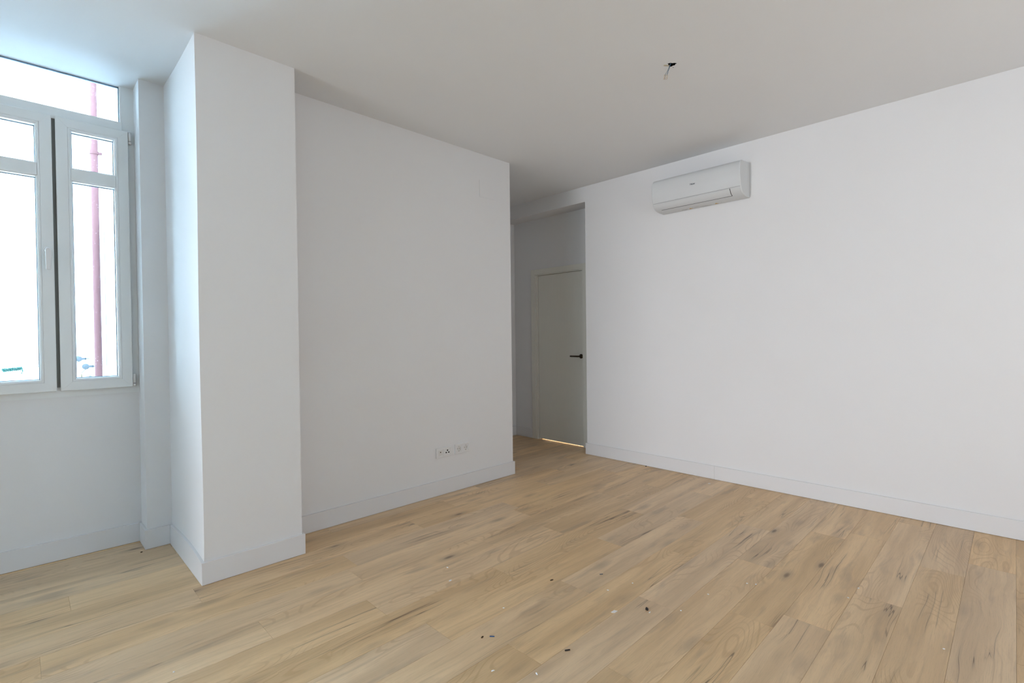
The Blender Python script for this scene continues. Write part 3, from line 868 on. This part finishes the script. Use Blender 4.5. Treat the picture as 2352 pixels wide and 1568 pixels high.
# ------------------------------------------------------------------ sockets on the long wall
def wall_plate(x0, x1, z0, z1, label, kind):
    p = empty('socket_plate', ((x0 + x1) / 2, YL, (z0 + z1) / 2)); tag(p, label, 'socket')
    bm = bmesh.new()
    d = 0.010
    mid = (x0 + x1) / 2
    loops = []
    for xa_, xb_, za_, zb_ in ((x0, x1, z0, z1), (x0 + 0.013, mid - 0.009, z0 + 0.013, z1 - 0.013), (mid + 0.009, x1 - 0.013, z0 + 0.013, z1 - 0.013)):
        ins_ = 0.0016 if xa_ == x0 else -0.001
        front = [bm.verts.new((x, YL - d, z)) for x, z in ((xa_ + ins_, za_ + ins_), (xb_ - ins_, za_ + ins_), (xb_ - ins_, zb_ - ins_), (xa_ + ins_, zb_ - ins_))]
        for q in range(4): bm.edges.new((front[q], front[(q + 1) % 4]))
        loops.append((front, (xa_, xb_, za_, zb_)))
    bmesh.ops.triangle_fill(bm, edges=bm.edges[:], use_beauty=True)
    for front, (xa_, xb_, za_, zb_) in loops:
        md = [bm.verts.new((x, YL - d + 0.0016, z)) for x, z in ((xa_, za_), (xb_, za_), (xb_, zb_), (xa_, zb_))]
        bk = [bm.verts.new((v.co.x, YL, v.co.z)) for v in md]
        for q in range(4):
            bm.faces.new((front[q], front[(q + 1) % 4], md[(q + 1) % 4], md[q])); bm.faces.new((md[q], md[(q + 1) % 4], bk[(q + 1) % 4], bk[q]))
    obj('cover_frame', bm, 'plastic', p)
    for i, (a, b_) in enumerate(((x0 + 0.014, mid - 0.010), (mid + 0.010, x1 - 0.014))):
        cx, cz = (a + b_) / 2, (z0 + z1) / 2
        def cyl(nm, u, v, r, w0, w1, mat, par, ry=None):
            b2 = bmesh.new(); prism(b2, disc_pts(u, v, r, ry or r, 22), lambda q, s, w: (q, w, s), w0, w1)
            return obj(nm, b2, mat, par)
        if kind == 'power':
            # square insert with a round well
            b2 = bmesh.new(); N_ = 32; R = 0.0205
            sq = [(a, z0 + 0.0135), (b_, z0 + 0.0135), (b_, z1 - 0.0135), (a, z1 - 0.0135)]
            lp_o = [b2.verts.new((x, YL - 0.0085, z)) for x, z in sq]
            lp_i = [b2.verts.new((x, YL - 0.0085, z)) for x, z in disc_pts(cx, cz, R, R, N_)]
            for lp_ in (lp_o, lp_i):
                for k in range(len(lp_)): b2.edges.new((lp_[k], lp_[(k + 1) % len(lp_)]))
            bmesh.ops.triangle_fill(b2, edges=b2.edges[:], use_beauty=True)
            dn = [b2.verts.new((v.co.x, YL + 0.010, v.co.z)) for v in lp_i]
            for k in range(N_): b2.faces.new((lp_i[k], lp_i[(k + 1) % N_], dn[(k + 1) % N_], dn[k]))
            ins = obj('socket_insert', b2, 'plastic', p)
            cyl('socket_well', cx, cz, R + 0.0002, YL - 0.0030, YL + 0.0105, 'plastic2', ins)
            ring_pts = disc_pts(cx, cz, R, R, 24)
            for s_ in (-1, 1):
                cyl('pin_hole', cx + s_ * 0.0095, cz, 0.0026, YL - 0.0034, YL + 0.001, 'black', ins)
            for s_ in (-1, 1):
                obj('earth_clip', boxes((cx - 0.003, cx + 0.003, YL - 0.0075, YL - 0.002, cz + s_ * 0.0190 - 0.0016, cz + s_ * 0.0190 + 0.0016)), 'screw', ins)
            # shadow rim
        elif i == 0:
            ins = obj('data_insert', boxes((a, b_, YL - 0.0085, YL, z0 + 0.0135, z1 - 0.0135), bevel=0.0008), 'plastic', p)
            obj('shutter', boxes((a + 0.007, b_ - 0.007, YL - 0.0092, YL, z0 + 0.018, z1 - 0.020)), 'plastic2', ins)
            obj('port', boxes((cx - 0.0035, cx + 0.0055, YL - 0.0097, YL, cz + 0.001, cz + 0.009)), 'chip_brown', ins)
        else:
            ins = obj('aerial_insert', boxes((a, b_, YL - 0.0085, YL, z0 + 0.0135, z1 - 0.0135), bevel=0.0008), 'plastic', p)
            for u, v, r in ((0, 0.011, 0.0066), (-0.0135, -0.006, 0.0058), (0.0125, -0.006, 0.0058)):
                cyl('aerial_port', cx + u, cz + v, r, YL - 0.0091, YL - 0.002, 'black', ins)
                if v > 0: cyl('port_pin', cx + u, cz + v, 0.0022, YL - 0.0096, YL - 0.002, 'screw', ins)
            cyl('screw', cx, cz - 0.007, 0.0020, YL - 0.0091, YL - 0.002, 'screw', ins)
    return p
wall_plate(2.336, 2.486, 0.298, 0.376, 'white double wall plate with three black aerial holes', 'aerial')
wall_plate(2.524, 2.678, 0.300, 0.380, 'white double wall plate with two round power sockets', 'power')

# flush junction cover near the free end of the long wall
jc = obj('junction_cover', boxes((2.829, 2.997, YL - 0.0028, YL, 2.467, 2.61), bevel=0.001), 'wall')
tag(jc, 'flush white square junction cover high on the long wall', 'cover plate')

# ------------------------------------------------------------------ lamp wires hanging out of the ceiling
lw = empty('lamp_wires', (2.723, 1.425, HC)); tag(lw, 'loose lamp wires with terminal connectors hanging from the ceiling hole', 'wires')
bm = bmesh.new(); tube(bm, [(2.733, 1.412, HC + 0.07), (2.729, 1.418, HC + 0.01), (2.725, 1.426, HC - 0.014), (2.723, 1.436, HC - 0.032), (2.722, 1.4485, HC - 0.0475)], 0.0014, 8)
obj('grey_wire', bm, 'grey_wire', lw, True)
bm = bmesh.new(); tube(bm, [(2.735, 1.409, HC + 0.07), (2.731, 1.415, HC + 0.01), (2.727, 1.423, HC - 0.014), (2.724, 1.430, HC - 0.032), (2.723, 1.4355, HC - 0.0515)], 0.0016, 8)
obj('blue_wire', bm, 'blue_wire', lw, True)
dirn = Vector((0.0, 0.18, -1)).normalized()
for cx, cy, cz in ((2.722, 1.4490, HC - 0.0470), (2.723, 1.4358, HC - 0.0510)):
    c = Vector((cx, cy, cz)); e = c + dirn * 0.024
    bm = bmesh.new(); tube(bm, [c, e], 0.0047, 12)
    k = obj('terminal', bm, 'nylon', lw, True)
    toward = Vector((-0.70, -0.62, -0.30)).normalized()
    for t in (0.006, 0.017):
        q = c + dirn * t + toward * 0.0030
        bm = bmesh.new(); tube(bm, [q, q + toward * 0.0038], 0.0019, 8)
        obj('clamp_screw', bm, 'screw', k)

# ------------------------------------------------------------------ crumbs and offcuts left on the boards
def crumb(x, y, sx, sy, h, rz, mat, name, label, seed, group=None):
    r = random.Random(seed); bm = bmesh.new()
    n = 7; c, s = math.cos(rz), math.sin(rz)
    def pt(i, k, z):
        a = 2 * math.pi * i / n
        rr = r.uniform(0.75, 1.1)
        u, v = sx * k * rr * math.cos(a), sy * k * rr * math.sin(a)
        return (x + c * u - s * v, y + s * u + c * v, z)
    lo_ = [bm.verts.new(pt(i, 1.0, 0.0002)) for i in range(n)]
    md = [bm.verts.new(pt(i, 1.0, h * 0.6)) for i in range(n)]
    tp = [bm.verts.new(pt(i, 0.6, h * r.uniform(0.85, 1.1))) for i in range(n)]
    for a, b_ in ((lo_, md), (md, tp)):
        for i in range(n): bm.faces.new((a[i], a[(i + 1) % n], b_[(i + 1) % n], b_[i]))
    bm.faces.new(lo_[::-1]); bm.faces.new(tp)
    return tag(obj(name, bm, mat), label, 'debris', group)
def offcut(x, y, L_, r_, rz, mat, label):
    bm = bmesh.new(); c, s = math.cos(rz), math.sin(rz)
    tube(bm, [(x - c * L_ / 2, y - s * L_ / 2, r_), (x + c * L_ / 2, y + s * L_ / 2, r_)], r_, 8)
    return tag(obj('wire_offcut', bm, mat), label, 'debris')
# flat square plaster flake
bm = bmesh.new()
prism(bm, [(1.899, 1.298), (1.907, 1.283), (1.929, 1.282), (1.923, 1.297)], lambda u, v, w: (u, v, w), 0.0003, 0.0022)
tag(obj('plaster_flake', bm, 'chip_white'), 'largest white square plaster flake beside a black crumb', 'debris')
crumb(2.034, 1.193, 0.011, 0.0065, 0.010, 0.9, 'chip_black', 'rubber_crumb', 'lumpy black crumb lying between white chips', 1)
offcut(1.545, 1.266, 0.021, 0.0028, -0.55, 'chip_black', 'straight black offcut of cable sheath on the boards')
offcut(1.396, 1.552, 0.020, 0.0021, -0.85, 'chip_blue', 'bright blue offcut of wire insulation on the boards')
offcut(2.167, 1.540, 0.017, 0.0020, -0.70, 'ink', 'thin dark blue offcut alone on the boards')
crumb(1.939, 1.689, 0.011, 0.0055, 0.003, -0.2, 'chip_brown', 'dirt_crumb', 'flat dark brown crumb alone on a board', 2)
crumb(1.365, 1.579, 0.008, 0.005, 0.003, 0.3, 'chip_brown', 'dirt_crumb', 'brown crumb next to the blue offcut', 3)
G = 'tiny white plaster chips scattered over the boards'
PLAIN = 'tiny white plaster chip scattered on the oak boards'
for i, (x, y, sx, sy, lab) in enumerate((
        (1.570, 2.065, .011, .006, 'elongated white plaster chip with a smaller chip towards the long wall'),
        (1.649, 2.192, .008, .004, 'small white plaster chip towards the long wall from an elongated chip'),
        (1.254, 1.392, .007, .004, None), (1.358, 1.262, .008, .0035, None), (1.583, 1.677, .005, .004, None),
        (2.201, 1.372, .005, .004, None), (2.055, 1.422, .006, .004, None),
        (2.022, 1.172, .007, .003, 'white plaster sliver touching the lumpy black crumb'),
        (2.134, 1.077, .005, .004, None),
        (4.123, 1.819, .013, .007, 'white plaster chip close to the skirting joint under the air conditioner'),
        (0.397, 2.259, .004, .004, 'tiny white plaster chip on the boards before the pillar'),
        (2.36, 1.05, .005, .004, None), (2.62, 0.92, .006, .004, None), (2.60, 0.955, .005, .004, None),
        (2.93, 0.545, .006, .004, None), (2.79, 0.56, .006, .0035, None), (2.60, 0.20, .005, .003, None))):
    crumb(x, y, sx, sy, 0.0025, 0.3 + i * 1.3, 'chip_white', 'plaster_chip', lab or PLAIN, 20 + i, None if lab else G)
crumb(0.496, 3.672, 0.007, 0.006, 0.004, 0.2, 'chip_brown', 'dirt_crumb', 'small dark crumb by the alcove step', 50)
crumb(4.250, 2.490, 0.010, 0.006, 0.005, 0.2, 'chip_black', 'dirt_crumb', 'small black crumb at the skirting under the air conditioner', 51)
